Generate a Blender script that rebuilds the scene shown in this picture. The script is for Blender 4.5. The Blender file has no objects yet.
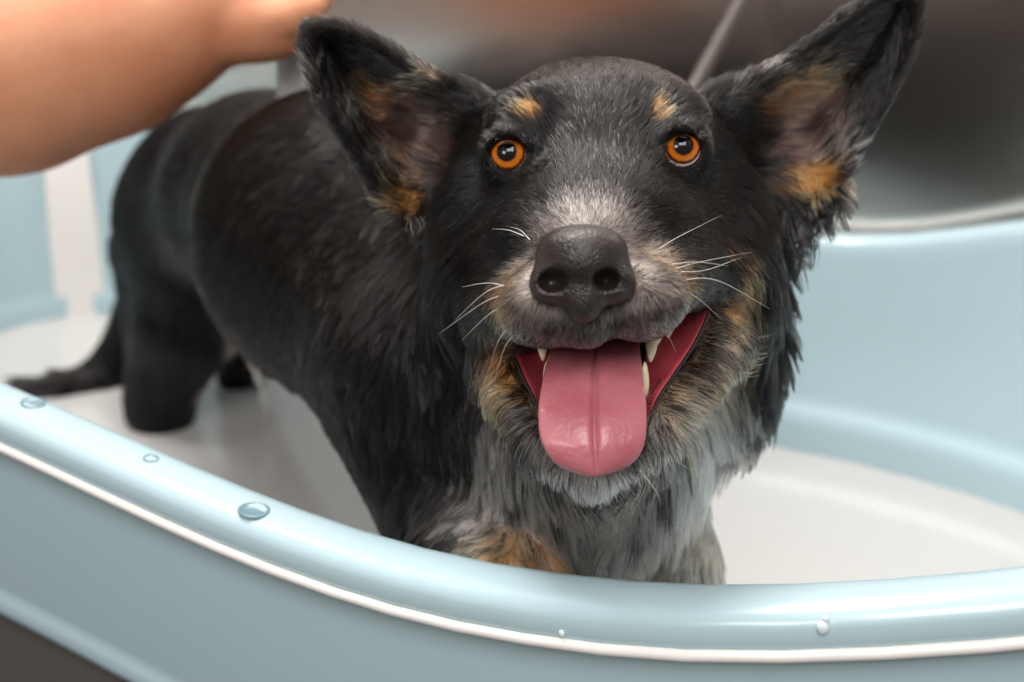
import bpy, bmesh, math, random
import numpy as np
from mathutils import Vector, Matrix
from mathutils.kdtree import KDTree

rng = np.random.default_rng(11)
random.seed(11)
sc = bpy.context.scene
COL = sc.collection

# ------------------------------------------------------------------ camera, light, exposure
WATER = 0.75                                  # height of the bath water above the room floor (m)
PITCH = math.radians(19.0)
CAM_H = 0.416                                 # camera height above the water (m)
LENS = 50.0
F = LENS / 36.0 * 1024.0                      # focal length in pixels of the 1024 px frame
SP, CP = math.sin(PITCH), math.cos(PITCH)

cam_d = bpy.data.cameras.new('camera')
cam_d.lens = LENS
cam_d.sensor_width = 36.0
cam_d.clip_start = 0.02
cam_d.dof.use_dof = True
cam_d.dof.focus_distance = 0.535
cam_d.dof.aperture_fstop = 6.5
cam = bpy.data.objects.new('camera', cam_d)
cam.location = (0, 0, WATER + CAM_H)
cam.rotation_euler = (math.radians(90) - PITCH, 0, 0)
COL.objects.link(cam)
sc.camera = cam

world = bpy.data.worlds.new('room_light')
sc.world = world
world.use_nodes = True
wnt = world.node_tree
bgn = wnt.nodes['Background']
wtc = wnt.nodes.new('ShaderNodeTexCoord')          # a room: pale ceiling, dimmer walls, floor end lifted to brighten the steel
wsx = wnt.nodes.new('ShaderNodeSeparateXYZ')
wmr = wnt.nodes.new('ShaderNodeMapRange')
wmr.inputs['From Min'].default_value = -0.5
wrp = wnt.nodes.new('ShaderNodeValToRGB')
wrp.color_ramp.elements[0].color = (0.25, 0.23, 0.215, 1)
wrp.color_ramp.elements[1].color = (0.62, 0.61, 0.60, 1)
we = wrp.color_ramp.elements.new(0.42)
we.color = (0.24, 0.225, 0.215, 1)
wnt.links.new(wtc.outputs['Generated'], wsx.inputs[0])
wnt.links.new(wsx.outputs['Z'], wmr.inputs['Value'])
wnt.links.new(wmr.outputs['Result'], wrp.inputs['Fac'])
wnt.links.new(wrp.outputs['Color'], bgn.inputs['Color'])
bgn.inputs['Strength'].default_value = 1.0


def area(name, loc, target, size, size_y, power, color):
    d = bpy.data.lights.new(name, 'AREA')
    d.shape = 'RECTANGLE'
    d.size, d.size_y = size, size_y
    d.energy = power
    d.color = color
    o = bpy.data.objects.new(name, d)
    o.location = loc
    o.rotation_euler = (Vector(target) - Vector(loc)).to_track_quat('-Z', 'Y').to_euler()
    COL.objects.link(o)
    return o


area('ceiling_panel_light', (0.05, -0.62, 2.12), (0.0, 0.62, 0.95), 0.95, 0.8, 19, (1.0, 0.97, 0.94))
area('ceiling_light_over_tub', (-0.30, 1.0, 2.45), (-0.15, 0.88, 0.8), 0.9, 0.5, 35, (1.0, 0.97, 0.94))
area('front_fill_light', (-0.9, -0.9, 1.7), (0.0, 0.6, 0.8), 0.5, 0.4, 6, (1.0, 0.96, 0.92))  # fill lamp added behind the camera to light the tub's outer skirt

sc.view_settings.view_transform = 'Standard'
sc.view_settings.look = 'None'
sc.view_settings.gamma = 1.0
sc.view_settings.use_curve_mapping = False
sc.view_settings.exposure = 0.0
sc.cycles.use_denoising = True
sc.cycles.use_adaptive_sampling = False
sc.cycles.sample_clamp_indirect = 4.0
sc.cycles.max_bounces = 8

# ------------------------------------------------------------------ helpers


def lin(r, g, b):
    return tuple((c / 255 / 12.92) if c / 255 <= 0.04045 else ((c / 255 + 0.055) / 1.055) ** 2.4 for c in (r, g, b))


def P(px, py, d):
    """A point at view depth d (cm) in camera axes: x right, y up, z away (cm)."""
    return np.array([(px - 512.0) * d / F, (341.0 - py) * d / F, d])


def to_world(p):
    """Camera axes in cm -> world metres."""
    p = np.asarray(p, float)
    x, y, z = p[..., 0], p[..., 1], p[..., 2]
    return np.stack([x, z * CP + y * SP, WATER * 100 + CAM_H * 100 - z * SP + y * CP], -1) / 100.0


def to_cam(w):
    """World metres -> camera axes in cm."""
    w = np.asarray(w, float) * 100
    X, Y, Z = w[..., 0], w[..., 1], w[..., 2] - (WATER + CAM_H) * 100
    return np.stack([X, Y * SP + Z * CP, Y * CP - Z * SP], -1)


DOWN = np.array([0, -CP, SP])                 # world down in camera axes


def tag(o, label=None, cat=None, group=None, kind=None):
    if label:
        o['label'] = label
    if cat:
        o['category'] = cat
    if group:
        o['group'] = group
    if kind:
        o['kind'] = kind
    return o


def empty(name, loc):
    o = bpy.data.objects.new(name, None)
    o.empty_display_size = 0.05
    o.location = loc
    COL.objects.link(o)
    return o


def mesh_obj(name, verts, faces, m, parent=None, smooth=True):
    me = bpy.data.meshes.new(name)
    me.from_pydata([tuple(map(float, v)) for v in verts], [], [tuple(map(int, f)) for f in faces])
    me.update()
    if smooth:
        me.polygons.foreach_set('use_smooth', [True] * len(me.polygons))
    me.materials.append(m)
    o = bpy.data.objects.new(name, me)
    COL.objects.link(o)
    if parent is not None:
        o.parent = parent
        o.matrix_parent_inverse = Matrix.Translation(-Vector(world_loc(parent)))
    return o


def world_loc(o):
    v = Vector(o.location)
    if o.parent is not None:
        v = o.matrix_parent_inverse @ v + Vector(world_loc(o.parent))
    return v


def big_mesh(name, verts, quads, m, parent=None):
    me = bpy.data.meshes.new(name)
    nv, nq = len(verts), len(quads)
    me.vertices.add(nv)
    me.vertices.foreach_set('co', np.ascontiguousarray(verts, np.float32).ravel())
    me.loops.add(nq * 4)
    me.loops.foreach_set('vertex_index', np.ascontiguousarray(quads, np.int32).ravel())
    me.polygons.add(nq)
    me.polygons.foreach_set('loop_start', np.arange(nq, dtype=np.int32) * 4)
    me.polygons.foreach_set('use_smooth', np.ones(nq, bool))
    me.update(calc_edges=True)
    me.validate()
    me.materials.append(m)
    o = bpy.data.objects.new(name, me)
    COL.objects.link(o)
    if parent is not None:
        o.parent = parent
        o.matrix_parent_inverse = Matrix.Translation(-Vector(world_loc(parent)))
    return o


def tube(pts, radii, n=8, close=False):
    """Verts and faces of a tube along pts."""
    pts = np.asarray(pts, float)
    N = len(pts)
    radii = np.broadcast_to(np.asarray(radii, float), (N,))
    V, Fc = [], []
    prev = None
    for i in range(N):
        if close:
            t = pts[(i + 1) % N] - pts[i - 1]
        else:
            t = pts[min(i + 1, N - 1)] - pts[max(i - 1, 0)]
        t = t / (np.linalg.norm(t) + 1e-12)
        if prev is None:
            a = np.array([0, 0, 1.0]) if abs(t[2]) < 0.9 else np.array([1.0, 0, 0])
            nrm = np.cross(t, a)
        else:
            nrm = prev - t * np.dot(prev, t)
        nrm /= np.linalg.norm(nrm)
        prev = nrm
        b = np.cross(t, nrm)
        for k in range(n):
            a = 2 * math.pi * k / n
            V.append(pts[i] + radii[i] * (math.cos(a) * nrm + math.sin(a) * b))
    for i in range(N if close else N - 1):
        j = (i + 1) % N
        for k in range(n):
            l = (k + 1) % n
            Fc.append((i * n + k, i * n + l, j * n + l, j * n + k))
    if not close:
        Fc.append(tuple(reversed(range(n))))
        Fc.append(tuple((N - 1) * n + k for k in range(n)))
    return V, Fc


def spline(pts, n):
    """Catmull-Rom through pts, n samples."""
    pts = np.asarray(pts, float)
    q = np.vstack([2 * pts[0] - pts[1], pts, 2 * pts[-1] - pts[-2]])
    out = []
    for u in np.linspace(0, len(pts) - 1 - 1e-9, n):
        i = int(u)
        t = u - i
        a, b, c, d = q[i], q[i + 1], q[i + 2], q[i + 3]
        out.append(0.5 * (2 * b + (c - a) * t + (2 * a - 5 * b + 4 * c - d) * t * t + (3 * b - a - 3 * c + d) * t ** 3))
    return np.array(out)


def mat(name, color, rough=0.5, metal=0.0, coat=0.0, coat_rough=0.05, sss=0.0, sss_r=(1, .4, .25), sss_s=0.004,
        bump=0.0, bscale=300, spec=0.5, c2=None, nscale=8, aniso=0.0):
    m = bpy.data.materials.new(name)
    m.use_nodes = True
    nt = m.node_tree
    b = nt.nodes['Principled BSDF']
    b.inputs['Base Color'].default_value = (*color, 1)
    b.inputs['Roughness'].default_value = rough
    b.inputs['Metallic'].default_value = metal
    b.inputs['Coat Weight'].default_value = coat
    b.inputs['Coat Roughness'].default_value = coat_rough
    b.inputs['Specular IOR Level'].default_value = spec
    b.inputs['Anisotropic'].default_value = aniso
    if sss:
        b.inputs['Subsurface Weight'].default_value = sss
        b.inputs['Subsurface Radius'].default_value = sss_r
        b.inputs['Subsurface Scale'].default_value = sss_s
    tc = nt.nodes.new('ShaderNodeTexCoord')
    if c2 is not None:
        n = nt.nodes.new('ShaderNodeTexNoise')
        n.inputs['Scale'].default_value = nscale
        n.inputs['Detail'].default_value = 6
        r = nt.nodes.new('ShaderNodeValToRGB')
        r.color_ramp.elements[0].color = (*color, 1)
        r.color_ramp.elements[1].color = (*c2, 1)
        r.color_ramp.elements[0].position = 0.35
        r.color_ramp.elements[1].position = 0.68
        nt.links.new(tc.outputs['Object'], n.inputs['Vector'])
        nt.links.new(n.outputs['Fac'], r.inputs['Fac'])
        nt.links.new(r.outputs['Color'], b.inputs['Base Color'])
    if bump:
        n = nt.nodes.new('ShaderNodeTexNoise')
        n.inputs['Scale'].default_value = bscale
        n.inputs['Detail'].default_value = 3
        bp = nt.nodes.new('ShaderNodeBump')
        bp.inputs['Strength'].default_value = bump
        bp.inputs['Distance'].default_value = 0.001
        nt.links.new(tc.outputs['Object'], n.inputs['Vector'])
        nt.links.new(n.outputs['Fac'], bp.inputs['Height'])
        nt.links.new(bp.outputs['Normal'], b.inputs['Normal'])
    return m


# ------------------------------------------------------------------ distance-field modeller (camera axes, cm)


class Field:
    def __init__(self):
        self.prims = []

    def _push(self, fn, lo, hi, op, k):
        self.prims.append((fn, np.asarray(lo, float), np.asarray(hi, float), op, k))

    def cone(self, a, b, ra, rb, k=0.8, op='add'):
        a, b = np.asarray(a, float), np.asarray(b, float)
        ba = b - a
        l2 = float(ba @ ba)
        rr = ra - rb
        a2 = l2 - rr * rr
        il2 = 1.0 / max(l2, 1e-9)

        def fn(p):
            if a2 <= 1e-9:
                return np.linalg.norm(p - (a if ra > rb else b), axis=-1) - max(ra, rb)
            pa = p - a
            y = pa @ ba
            z = y - l2
            q = pa * l2 - y[..., None] * ba
            x2 = np.einsum('...i,...i', q, q)
            y2 = y * y * l2
            z2 = z * z * l2
            kk = np.sign(rr) * rr * rr * x2
            d = (np.sqrt(x2 * a2 * il2) + y * rr) * il2 - ra
            c1 = np.sign(z) * a2 * z2 > kk
            c2 = np.sign(y) * a2 * y2 < kk
            d = np.where(c2, np.sqrt(x2 + y2) * il2 - ra, d)
            return np.where(c1, np.sqrt(x2 + z2) * il2 - rb, d)
        self._push(fn, np.minimum(a - ra, b - rb), np.maximum(a + ra, b + rb), op, k)
        return self

    def ball(self, c, r, k=0.8, op='add'):
        c = np.asarray(c, float)
        self._push(lambda p: np.linalg.norm(p - c, axis=-1) - r, c - r, c + r, op, k)
        return self

    def ell(self, c, r, k=0.8, op='add', rot=None):
        c, r = np.asarray(c, float), np.asarray(r, float)
        M = np.eye(3) if rot is None else np.asarray(rot, float)   # rows = the ellipsoid's axes

        def fn(p):
            q = (p - c) @ M.T
            k0 = np.linalg.norm(q / r, axis=-1)
            k1 = np.linalg.norm(q / (r * r), axis=-1)
            return k0 * (k0 - 1.0) / np.maximum(k1, 1e-6)
        m = r.max() if rot is not None else r
        self._push(fn, c - m, c + m, op, k)
        return self

    @staticmethod
    def _combine(d, e, op, k):
        if op == 'add':
            if k <= 0:
                return np.minimum(d, e)
            h = np.maximum(k - np.abs(d - e), 0) / k
            return np.minimum(d, e) - h * h * k * 0.25
        e = -e
        if k <= 0:
            return np.maximum(d, e)
        h = np.maximum(k - np.abs(d - e), 0) / k
        return np.maximum(d, e) + h * h * k * 0.25

    def eval_blocks(self, pts, cen, half, margin):
        """pts (M,n,3) in blocks of centre cen and half size half."""
        d = np.full(pts.shape[:2], 1e3)
        for fn, lo, hi, op, k in self.prims:
            g = margin + half
            m = np.all((cen > lo - g) & (cen < hi + g), axis=1)
            if m.any():
                d[m] = self._combine(d[m], fn(pts[m]), op, k)
        return d

    def __call__(self, p, margin=3.5):
        p = np.asarray(p, float)
        d = np.full(len(p), 1e3)
        for fn, lo, hi, op, k in self.prims:
            m = np.all((p > lo - margin) & (p < hi + margin), axis=1)
            if m.any():
                d[m] = self._combine(d[m], fn(p[m]), op, k)
        return d

    def grad(self, p, e=0.06):
        k = np.array([[1, -1, -1], [-1, -1, 1], [-1, 1, -1], [1, 1, 1]], float)
        g = sum(kk * self(p + e * kk)[:, None] for kk in k)
        return g / np.maximum(np.linalg.norm(g, axis=1), 1e-9)[:, None]

    def bounds(self):
        add = [p for p in self.prims if p[3] == 'add']
        return np.min([p[1] for p in add], 0), np.max([p[2] for p in add], 0)

    def mesh(self, h, B=8):
        lo, hi = self.bounds()
        lo, hi = lo - 3 * h, hi + 3 * h
        nb = np.ceil((hi - lo) / (B * h)).astype(int)
        ix = np.stack(np.meshgrid(*[np.arange(n) for n in nb], indexing='ij'), -1).reshape(-1, 3)
        s = B * h
        cen = lo + (ix + 0.5) * s
        d0 = self.eval_blocks(cen[:, None, :], cen, s / 2, s * 2 + 2.5)[:, 0]
        ix = ix[np.abs(d0) < s * 0.87 * 1.35 + 0.3]
        off = np.stack(np.meshgrid(*[np.arange(B + 1)] * 3, indexing='ij'), -1)
        Vs, keys, cellvals = [], [], []
        NY, NZ = nb[1] * B + 2, nb[2] * B + 2
        for c0 in range(0, len(ix), 400):
            b = ix[c0:c0 + 400]
            g = b[:, None, :] * B + off.reshape(1, -1, 3)
            pts = lo + g * h
            v = self.eval_blocks(pts, lo + (b + 0.5) * s, s / 2, 2.5).reshape(-1, B + 1, B + 1, B + 1)
            corners = np.stack([v[:, i:B + i, j:B + j, k:B + k] for i in (0, 1) for j in (0, 1) for k in (0, 1)], -1)
            neg = corners < 0
            act = neg.any(-1) & ~neg.all(-1)
            m, i, j, k = np.nonzero(act)
            if not len(m):
                continue
            cv = corners[m, i, j, k]
            gi = b[m] * B + np.stack([i, j, k], 1)
            keys.append((gi[:, 0].astype(np.int64) * NY + gi[:, 1]) * NZ + gi[:, 2])
            cellvals.append(cv)
            Vs.append(gi)
        gi = np.concatenate(Vs)
        key = np.concatenate(keys)
        cv = np.concatenate(cellvals)
        o = np.argsort(key)
        gi, key, cv = gi[o], key[o], cv[o]
        co = np.array([[i, j, k] for i in (0, 1) for j in (0, 1) for k in (0, 1)], float)
        acc = np.zeros((len(gi), 3))
        cnt = np.zeros(len(gi))
        for a in range(8):
            for bb in range(a + 1, 8):
                if np.abs(co[a] - co[bb]).sum() != 1:
                    continue
                va, vb = cv[:, a], cv[:, bb]
                x = (va < 0) != (vb < 0)
                t = np.where(x, va / np.where(x, va - vb, 1), 0)
                acc += np.where(x[:, None], co[a] + t[:, None] * (co[bb] - co[a]), 0)
                cnt += x
        V = lo + (gi + acc / cnt[:, None]) * h

        def find(gc):
            kk = (gc[:, 0].astype(np.int64) * NY + gc[:, 1]) * NZ + gc[:, 2]
            p = np.clip(np.searchsorted(key, kk), 0, len(key) - 1)
            return np.where(key[p] == kk, p, -1)
        Q = []
        for ax, hi_c in ((0, 4), (1, 2), (2, 1)):
            s0, s1 = cv[:, 0] < 0, cv[:, hi_c] < 0
            e = np.nonzero(s0 != s1)[0]
            u, w = [(1, 2), (2, 0), (0, 1)][ax]
            du, dw = np.eye(3, dtype=int)[u], np.eye(3, dtype=int)[w]
            q = np.stack([e, find(gi[e] - du), find(gi[e] - du - dw), find(gi[e] - dw)], 1)
            flip = ~s0[e]
            q[flip] = q[flip][:, ::-1]
            Q.append(q[(q >= 0).all(1)])
        Q = np.concatenate(Q)
        for _ in range(2):
            g = self.grad(V, h * 0.5)
            dd = np.clip(self(V), -h, h)
            V = V - g * dd[:, None] * 0.9
        return V, Q


def orient_world_quads(V, Q, f):
    """Flip the quads if their normals point into the body."""
    i = rng.choice(len(Q), min(len(Q), 2000), replace=False)
    q = Q[i]
    n = np.cross(V[q[:, 2]] - V[q[:, 0]], V[q[:, 3]] - V[q[:, 1]])
    g = f.grad(V[q].mean(1))
    return Q if (n * g).sum() > 0 else Q[:, ::-1]

# ------------------------------------------------------------------ the room
A_DIR = np.array([0.8686, -0.4955])           # along the tub, towards its right end
N_DIR = np.array([0.4955, 0.8686])            # across the tub, towards the wall
B_PT = np.array([18.0, 97.8])                 # foot of the back inner wall, s = 0, t = 0 (cm)


def plan(s, t):
    return B_PT + A_DIR * s + N_DIR * t


def st_world(s, t, z):
    """Tub coordinates (cm, z above the water) -> world metres."""
    p = plan(s, t)
    return np.array([p[0], p[1], z + WATER * 100]) / 100.0


# brushed steel splash-back
m_steel = mat('brushed_steel', lin(240, 226, 216), rough=0.20, metal=1.0, c2=lin(214, 204, 198), nscale=2.0, aniso=0.6)
nt = m_steel.node_tree
mp = nt.nodes.new('ShaderNodeMapping')
mp.inputs['Scale'].default_value = (0.5, 0.5, 5.0)
tcn = [n for n in nt.nodes if n.type == 'TEX_COORD'][0]
nn = [n for n in nt.nodes if n.type == 'TEX_NOISE'][0]
nt.links.new(tcn.outputs['Object'], mp.inputs['Vector'])
nt.links.new(mp.outputs['Vector'], nn.inputs['Vector'])


def slab(name, s0, s1, t0, t1, z0, z1, m):
    c = [st_world(s, t, z) for z in (z0, z1) for (s, t) in ((s0, t0), (s1, t0), (s1, t1), (s0, t1))]
    f = [(3, 2, 1, 0), (4, 5, 6, 7), (0, 1, 5, 4), (1, 2, 6, 5), (2, 3, 7, 6), (3, 0, 4, 7)]
    return mesh_obj(name, c, f, m, smooth=False)


WALL_T = 6.2
o = slab('wall_back', -240, 240, WALL_T, WALL_T + 8, -WATER * 100, 175, m_steel)
tag(o, 'brushed dark steel splash-back wall behind the tub', 'wall', kind='structure')

# floor of dark grey tiles
m_floor = bpy.data.materials.new('dark_tile_floor')
m_floor.use_nodes = True
nt = m_floor.node_tree
bs = nt.nodes['Principled BSDF']
br = nt.nodes.new('ShaderNodeTexBrick')
br.offset = 0.0
br.inputs['Color1'].default_value = (*lin(92, 86, 84), 1)
br.inputs['Color2'].default_value = (*lin(84, 79, 78), 1)
br.inputs['Mortar'].default_value = (*lin(34, 31, 31), 1)
br.inputs['Scale'].default_value = 1.0
br.inputs['Mortar Size'].default_value = 0.006
br.inputs['Brick Width'].default_value = 0.30
br.inputs['Row Height'].default_value = 0.30
tcn = nt.nodes.new('ShaderNodeTexCoord')
mp = nt.nodes.new('ShaderNodeMapping')
mp.inputs['Rotation'].default_value = (0, 0, math.radians(-33))
nt.links.new(tcn.outputs['Object'], mp.inputs['Vector'])
nt.links.new(mp.outputs['Vector'], br.inputs['Vector'])
nt.links.new(br.outputs['Color'], bs.inputs['Base Color'])
bs.inputs['Roughness'].default_value = 0.45
o = slab('floor', -240, 240, -260, WALL_T, -WATER * 100 - 5, -WATER * 100, m_floor)
tag(o, 'dark grey tiled room floor below the tub', 'floor', kind='structure')

# ------------------------------------------------------------------ the tub
m_tub = mat('pale_blue_plastic', lin(176, 200, 207), rough=0.24, coat=0.35, coat_rough=0.12, bump=0.06, bscale=60)
m_trim = mat('white_trim', lin(240, 236, 232), rough=0.3, coat=0.3)
m_strip = mat('highlight_white', lin(238, 234, 230), rough=0.45)
m_hole = mat('hole_grey_blue', lin(112, 142, 152), rough=0.3)

S0, S1, TW = -68.8, 38.0, 47.6                # inner rectangle at the water line
tub = empty('bath_tub', st_world(-16, -24, -WATER * 100))
tag(tub, 'pale blue plastic dog bath with wavy rolled rim and white trim bead', 'dog bath')


def base_path(n_per=14, seg=3.0):
    """Inner outline at the water line (s,t) with outward normals, anticlockwise from the back left corner."""
    pts = []
    corners = [((S0 + 9, -9), 9, 9, 90, 180), ((S0 + 9, -TW + 9), 9, 9, 180, 270),
               ((S1 - 25, -TW + 23.5), 25, 23.5, 270, 360), ((S1 - 33, -23.5), 33, 23.5, 0, 90)]
    for ci, ((cx, cy), rx, ry, a0, a1) in enumerate(corners):
        arc = []
        for k in range(n_per + 1):
            a = math.radians(a0 + (a1 - a0) * k / n_per)
            arc.append((cx + rx * math.cos(a), cy + ry * math.sin(a)))
        if pts:
            p0, p1 = np.array(pts[-1]), np.array(arc[0])
            L = np.linalg.norm(p1 - p0)
            for q in range(1, int(L / seg)):
                pts.append(tuple(p0 + (p1 - p0) * q / int(L / seg)))
        pts += arc
    p0, p1 = np.array(pts[-1]), np.array(pts[0])
    L = np.linalg.norm(p1 - p0)
    for q in range(1, int(L / seg)):
        pts.append(tuple(p0 + (p1 - p0) * q / int(L / seg)))
    out = [pts[0]]
    for p in pts[1:]:
        if np.hypot(p[0] - out[-1][0], p[1] - out[-1][1]) > 0.2:
            out.append(p)
    pts = np.array(out)
    tg = np.roll(pts, -1, 0) - np.roll(pts, 1, 0)
    tg /= np.linalg.norm(tg, axis=1)[:, None]
    nr = np.stack([tg[:, 1], -tg[:, 0]], 1)   # outward for an anticlockwise path
    return pts, nr


PATH, PNRM = base_path()


def rim_z(s, t):
    s, t = np.asarray(s, float), np.asarray(t, float)
    b = np.clip(1 + t / TW, 0, 1)                       # 0 at the front, 1 at the back
    b = b * b * (3 - 2 * b)
    front = 14.75 + np.where(s < 3.0, 4.0, 5.3) * (1 - np.exp(-((s - 3.0) / 22.0) ** 2))
    back = 15.6 + np.where(s < 3.0, 3.4, 6.0) * (1 - np.exp(-((s - 3.0) / np.where(s < 3.0, 22.0, 17.0)) ** 2))
    return front * (1 - b) + back * b


# (offset outward, height, is the height relative to the rim)
PROFILE = [(-9, -18.0, 0), (-3.5, -18.0, 0), (-1.8, -17.3, 0), (-0.9, -15.5, 0), (-0.3, -4, 0), (-0.05, 0, 0), (0.02, 1.8, 0),
           (0.08, 2.2, 0), (0.25, 2.7, 0), (0.6, 3.1, 0), (0.95, 3.5, 0), (1.15, 4.1, 0), (1.75, -6.5, 1), (2.1, -1.6, 1),
           (2.2, -0.75, 1), (2.38, -0.32, 1), (2.7, -0.08, 1), (3.1, 0.02, 1), (3.7, 0.05, 1), (4.3, 0.0, 1), (4.75, -0.12, 1),
           (5.05, -0.36, 1), (5.18, -0.7, 1), (5.2, -1.25, 1), (5.12, -1.55, 1), (4.85, -1.7, 1), (4.7, -1.95, 1), (4.6, -3.5, 1),
           (4.2, -10.4, 1), (4.1, -10.9, 1), (4.25, -11.15, 1), (4.3, -11.8, 1), (4.1, -12.3, 1), (3.5, -12.6, 1), (1.6, -12.8, 1)]


def ring(off, z, rel):
    if not rel and off > 0.05:                          # the step in the inner wall fades out towards the left end
        f = np.clip((PATH[:, :1] + 52) / 40, 0, 1)
        off = (0.11 * z) * (1 - f) + off * f
    p = PATH + PNRM * off
    zz = rim_z(p[:, 0], p[:, 1]) + z if rel else np.full(len(p), float(z))
    return np.array([st_world(a, b, c) for (a, b), c in zip(p, zz)])


rings = [ring(*pr) for pr in PROFILE]
n = len(PATH)
V = np.concatenate(rings)
Fc = [tuple(range(n))[::1]]
for r in range(len(rings) - 1):
    for i in range(n):
        j = (i + 1) % n
        Fc.append((r * n + i, r * n + j, (r + 1) * n + j, (r + 1) * n + i))
shell = mesh_obj('tub_shell', V, [f[::-1] for f in Fc], m_tub, tub)
tag(shell, 'pale blue moulded shell')

bead = PATH + PNRM * 5.12
bv, bf = tube([st_world(a, b, rim_z(a, b) - 1.74) for a, b in bead], 0.0025, 10, close=True)
tag(mesh_obj('trim_bead', bv, bf, m_trim, tub), 'white bead running under the rim')

# dark tiled plinth under the tub, added to stand in for the floor
V = np.concatenate([ring(2.7, -13.2, 1), ring(3.3, -12.75, 1), ring(3.6, -12.95, 1), np.array([st_world(a, b, -WATER * 100) for a, b in PATH + PNRM * 3.6]),
                    np.array([st_world(a, b, -WATER * 100) for a, b in PATH + PNRM * 2.7])])
Fc = [(r * n + i, r * n + (i + 1) % n, ((r + 1) % 5) * n + (i + 1) % n, ((r + 1) % 5) * n + i) for r in range(5) for i in range(n)]
o = mesh_obj('trim_1', V, Fc, m_floor, smooth=False)
bm = bmesh.new()
bm.from_mesh(o.data)
bmesh.ops.recalc_face_normals(bm, faces=bm.faces)
bm.to_mesh(o.data)
tag(o, 'dark grey tiled plinth below the bath lip, standing in for the floor', 'plinth', kind='structure')

# white strip modelled in place of the back left corner's bright highlight
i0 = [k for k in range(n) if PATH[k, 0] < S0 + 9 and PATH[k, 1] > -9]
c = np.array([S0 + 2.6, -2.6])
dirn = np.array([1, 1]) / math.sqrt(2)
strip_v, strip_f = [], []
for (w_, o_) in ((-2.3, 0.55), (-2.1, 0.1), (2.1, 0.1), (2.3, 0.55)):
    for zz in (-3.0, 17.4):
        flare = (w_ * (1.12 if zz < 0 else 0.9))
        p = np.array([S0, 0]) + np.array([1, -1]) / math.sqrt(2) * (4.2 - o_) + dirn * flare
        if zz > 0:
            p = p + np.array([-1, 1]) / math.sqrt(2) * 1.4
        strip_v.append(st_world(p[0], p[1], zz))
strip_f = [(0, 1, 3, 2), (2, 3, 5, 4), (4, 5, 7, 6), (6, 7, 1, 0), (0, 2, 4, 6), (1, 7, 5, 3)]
tag(mesh_obj('corner_highlight', strip_v, strip_f, m_strip, tub, smooth=False), 'white upright strip standing in for the back corner highlight')


def on_rim(px, py):
    """Point of the rim's top under a pixel: ray against the curved rim height."""
    z = 15.0
    for _ in range(30):
        d = np.array([(px - 512) / F, (341 - py) / F, 1.0])
        w = to_world(d) - to_world(np.zeros(3))
        o_ = to_world(np.zeros(3))
        k = (WATER + z / 100 - o_[2]) / w[2]
        p = o_ + w * k
        q = p[:2] * 100 - B_PT
        z = float(rim_z(q @ A_DIR, q @ N_DIR)) + 0.05
    return p, float(q @ A_DIR), float(q @ N_DIR)


for px, py, r in ((33, 403, 0.0052), (151, 458.5, 0.0032), (254, 510, 0.0062)):
    p, s_, t_ = on_rim(px, py)
    sl = (float(rim_z(s_ + 1, t_)) - float(rim_z(s_ - 1, t_))) / 2
    ax = np.array([*A_DIR, sl])
    ax /= np.linalg.norm(ax)
    bx = np.array([*N_DIR, 0])
    up = np.cross(ax, bx)
    hv, hf = [], []
    rows = [(1.12, -0.0004), (1.10, 0.0003), (1.0, 0.0007), (0.92, 0.0003), (0.8, -0.0001), (0.0, -0.00005)]
    for rr, hz in rows:
        for k in range(28):
            a = 2 * math.pi * k / 28
            hv.append(p + r * rr * (math.cos(a) * ax + math.sin(a) * bx) + up * hz)
    for k in range(28):
        l = (k + 1) % 28
        for q in range(len(rows) - 1):
            hf.append((q * 28 + k, q * 28 + l, (q + 1) * 28 + l, (q + 1) * 28 + k))
    tag(mesh_obj('rim_hole', hv, hf, m_hole, tub), 'small round drilled socket in the rim top')

# bath water: milky with soap
m_water = mat('soapy_water', lin(194, 192, 190), rough=0.16, coat=0.2, bump=0.25, bscale=22, sss=0.25, sss_r=(1, 1, 1), sss_s=0.01)
wp = PATH + PNRM * -0.06
W = [st_world(a, b, 0) for a, b in wp] + [st_world(a, b, -14.0) for a, b in (PATH + PNRM * -1.2)]
wf = [tuple(range(n - 1, -1, -1)), tuple(range(n, 2 * n))] + [(i, (i + 1) % n, n + (i + 1) % n, n + i) for i in range(n)]
o = mesh_obj('bath_water', W, wf, m_water, smooth=False)
bm = bmesh.new()
bm.from_mesh(o.data)
bmesh.ops.recalc_face_normals(bm, faces=bm.faces)
bm.to_mesh(o.data)
tag(o, 'milky white soapy water filling the pale blue dog bath', 'bath water', kind='stuff')

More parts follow.
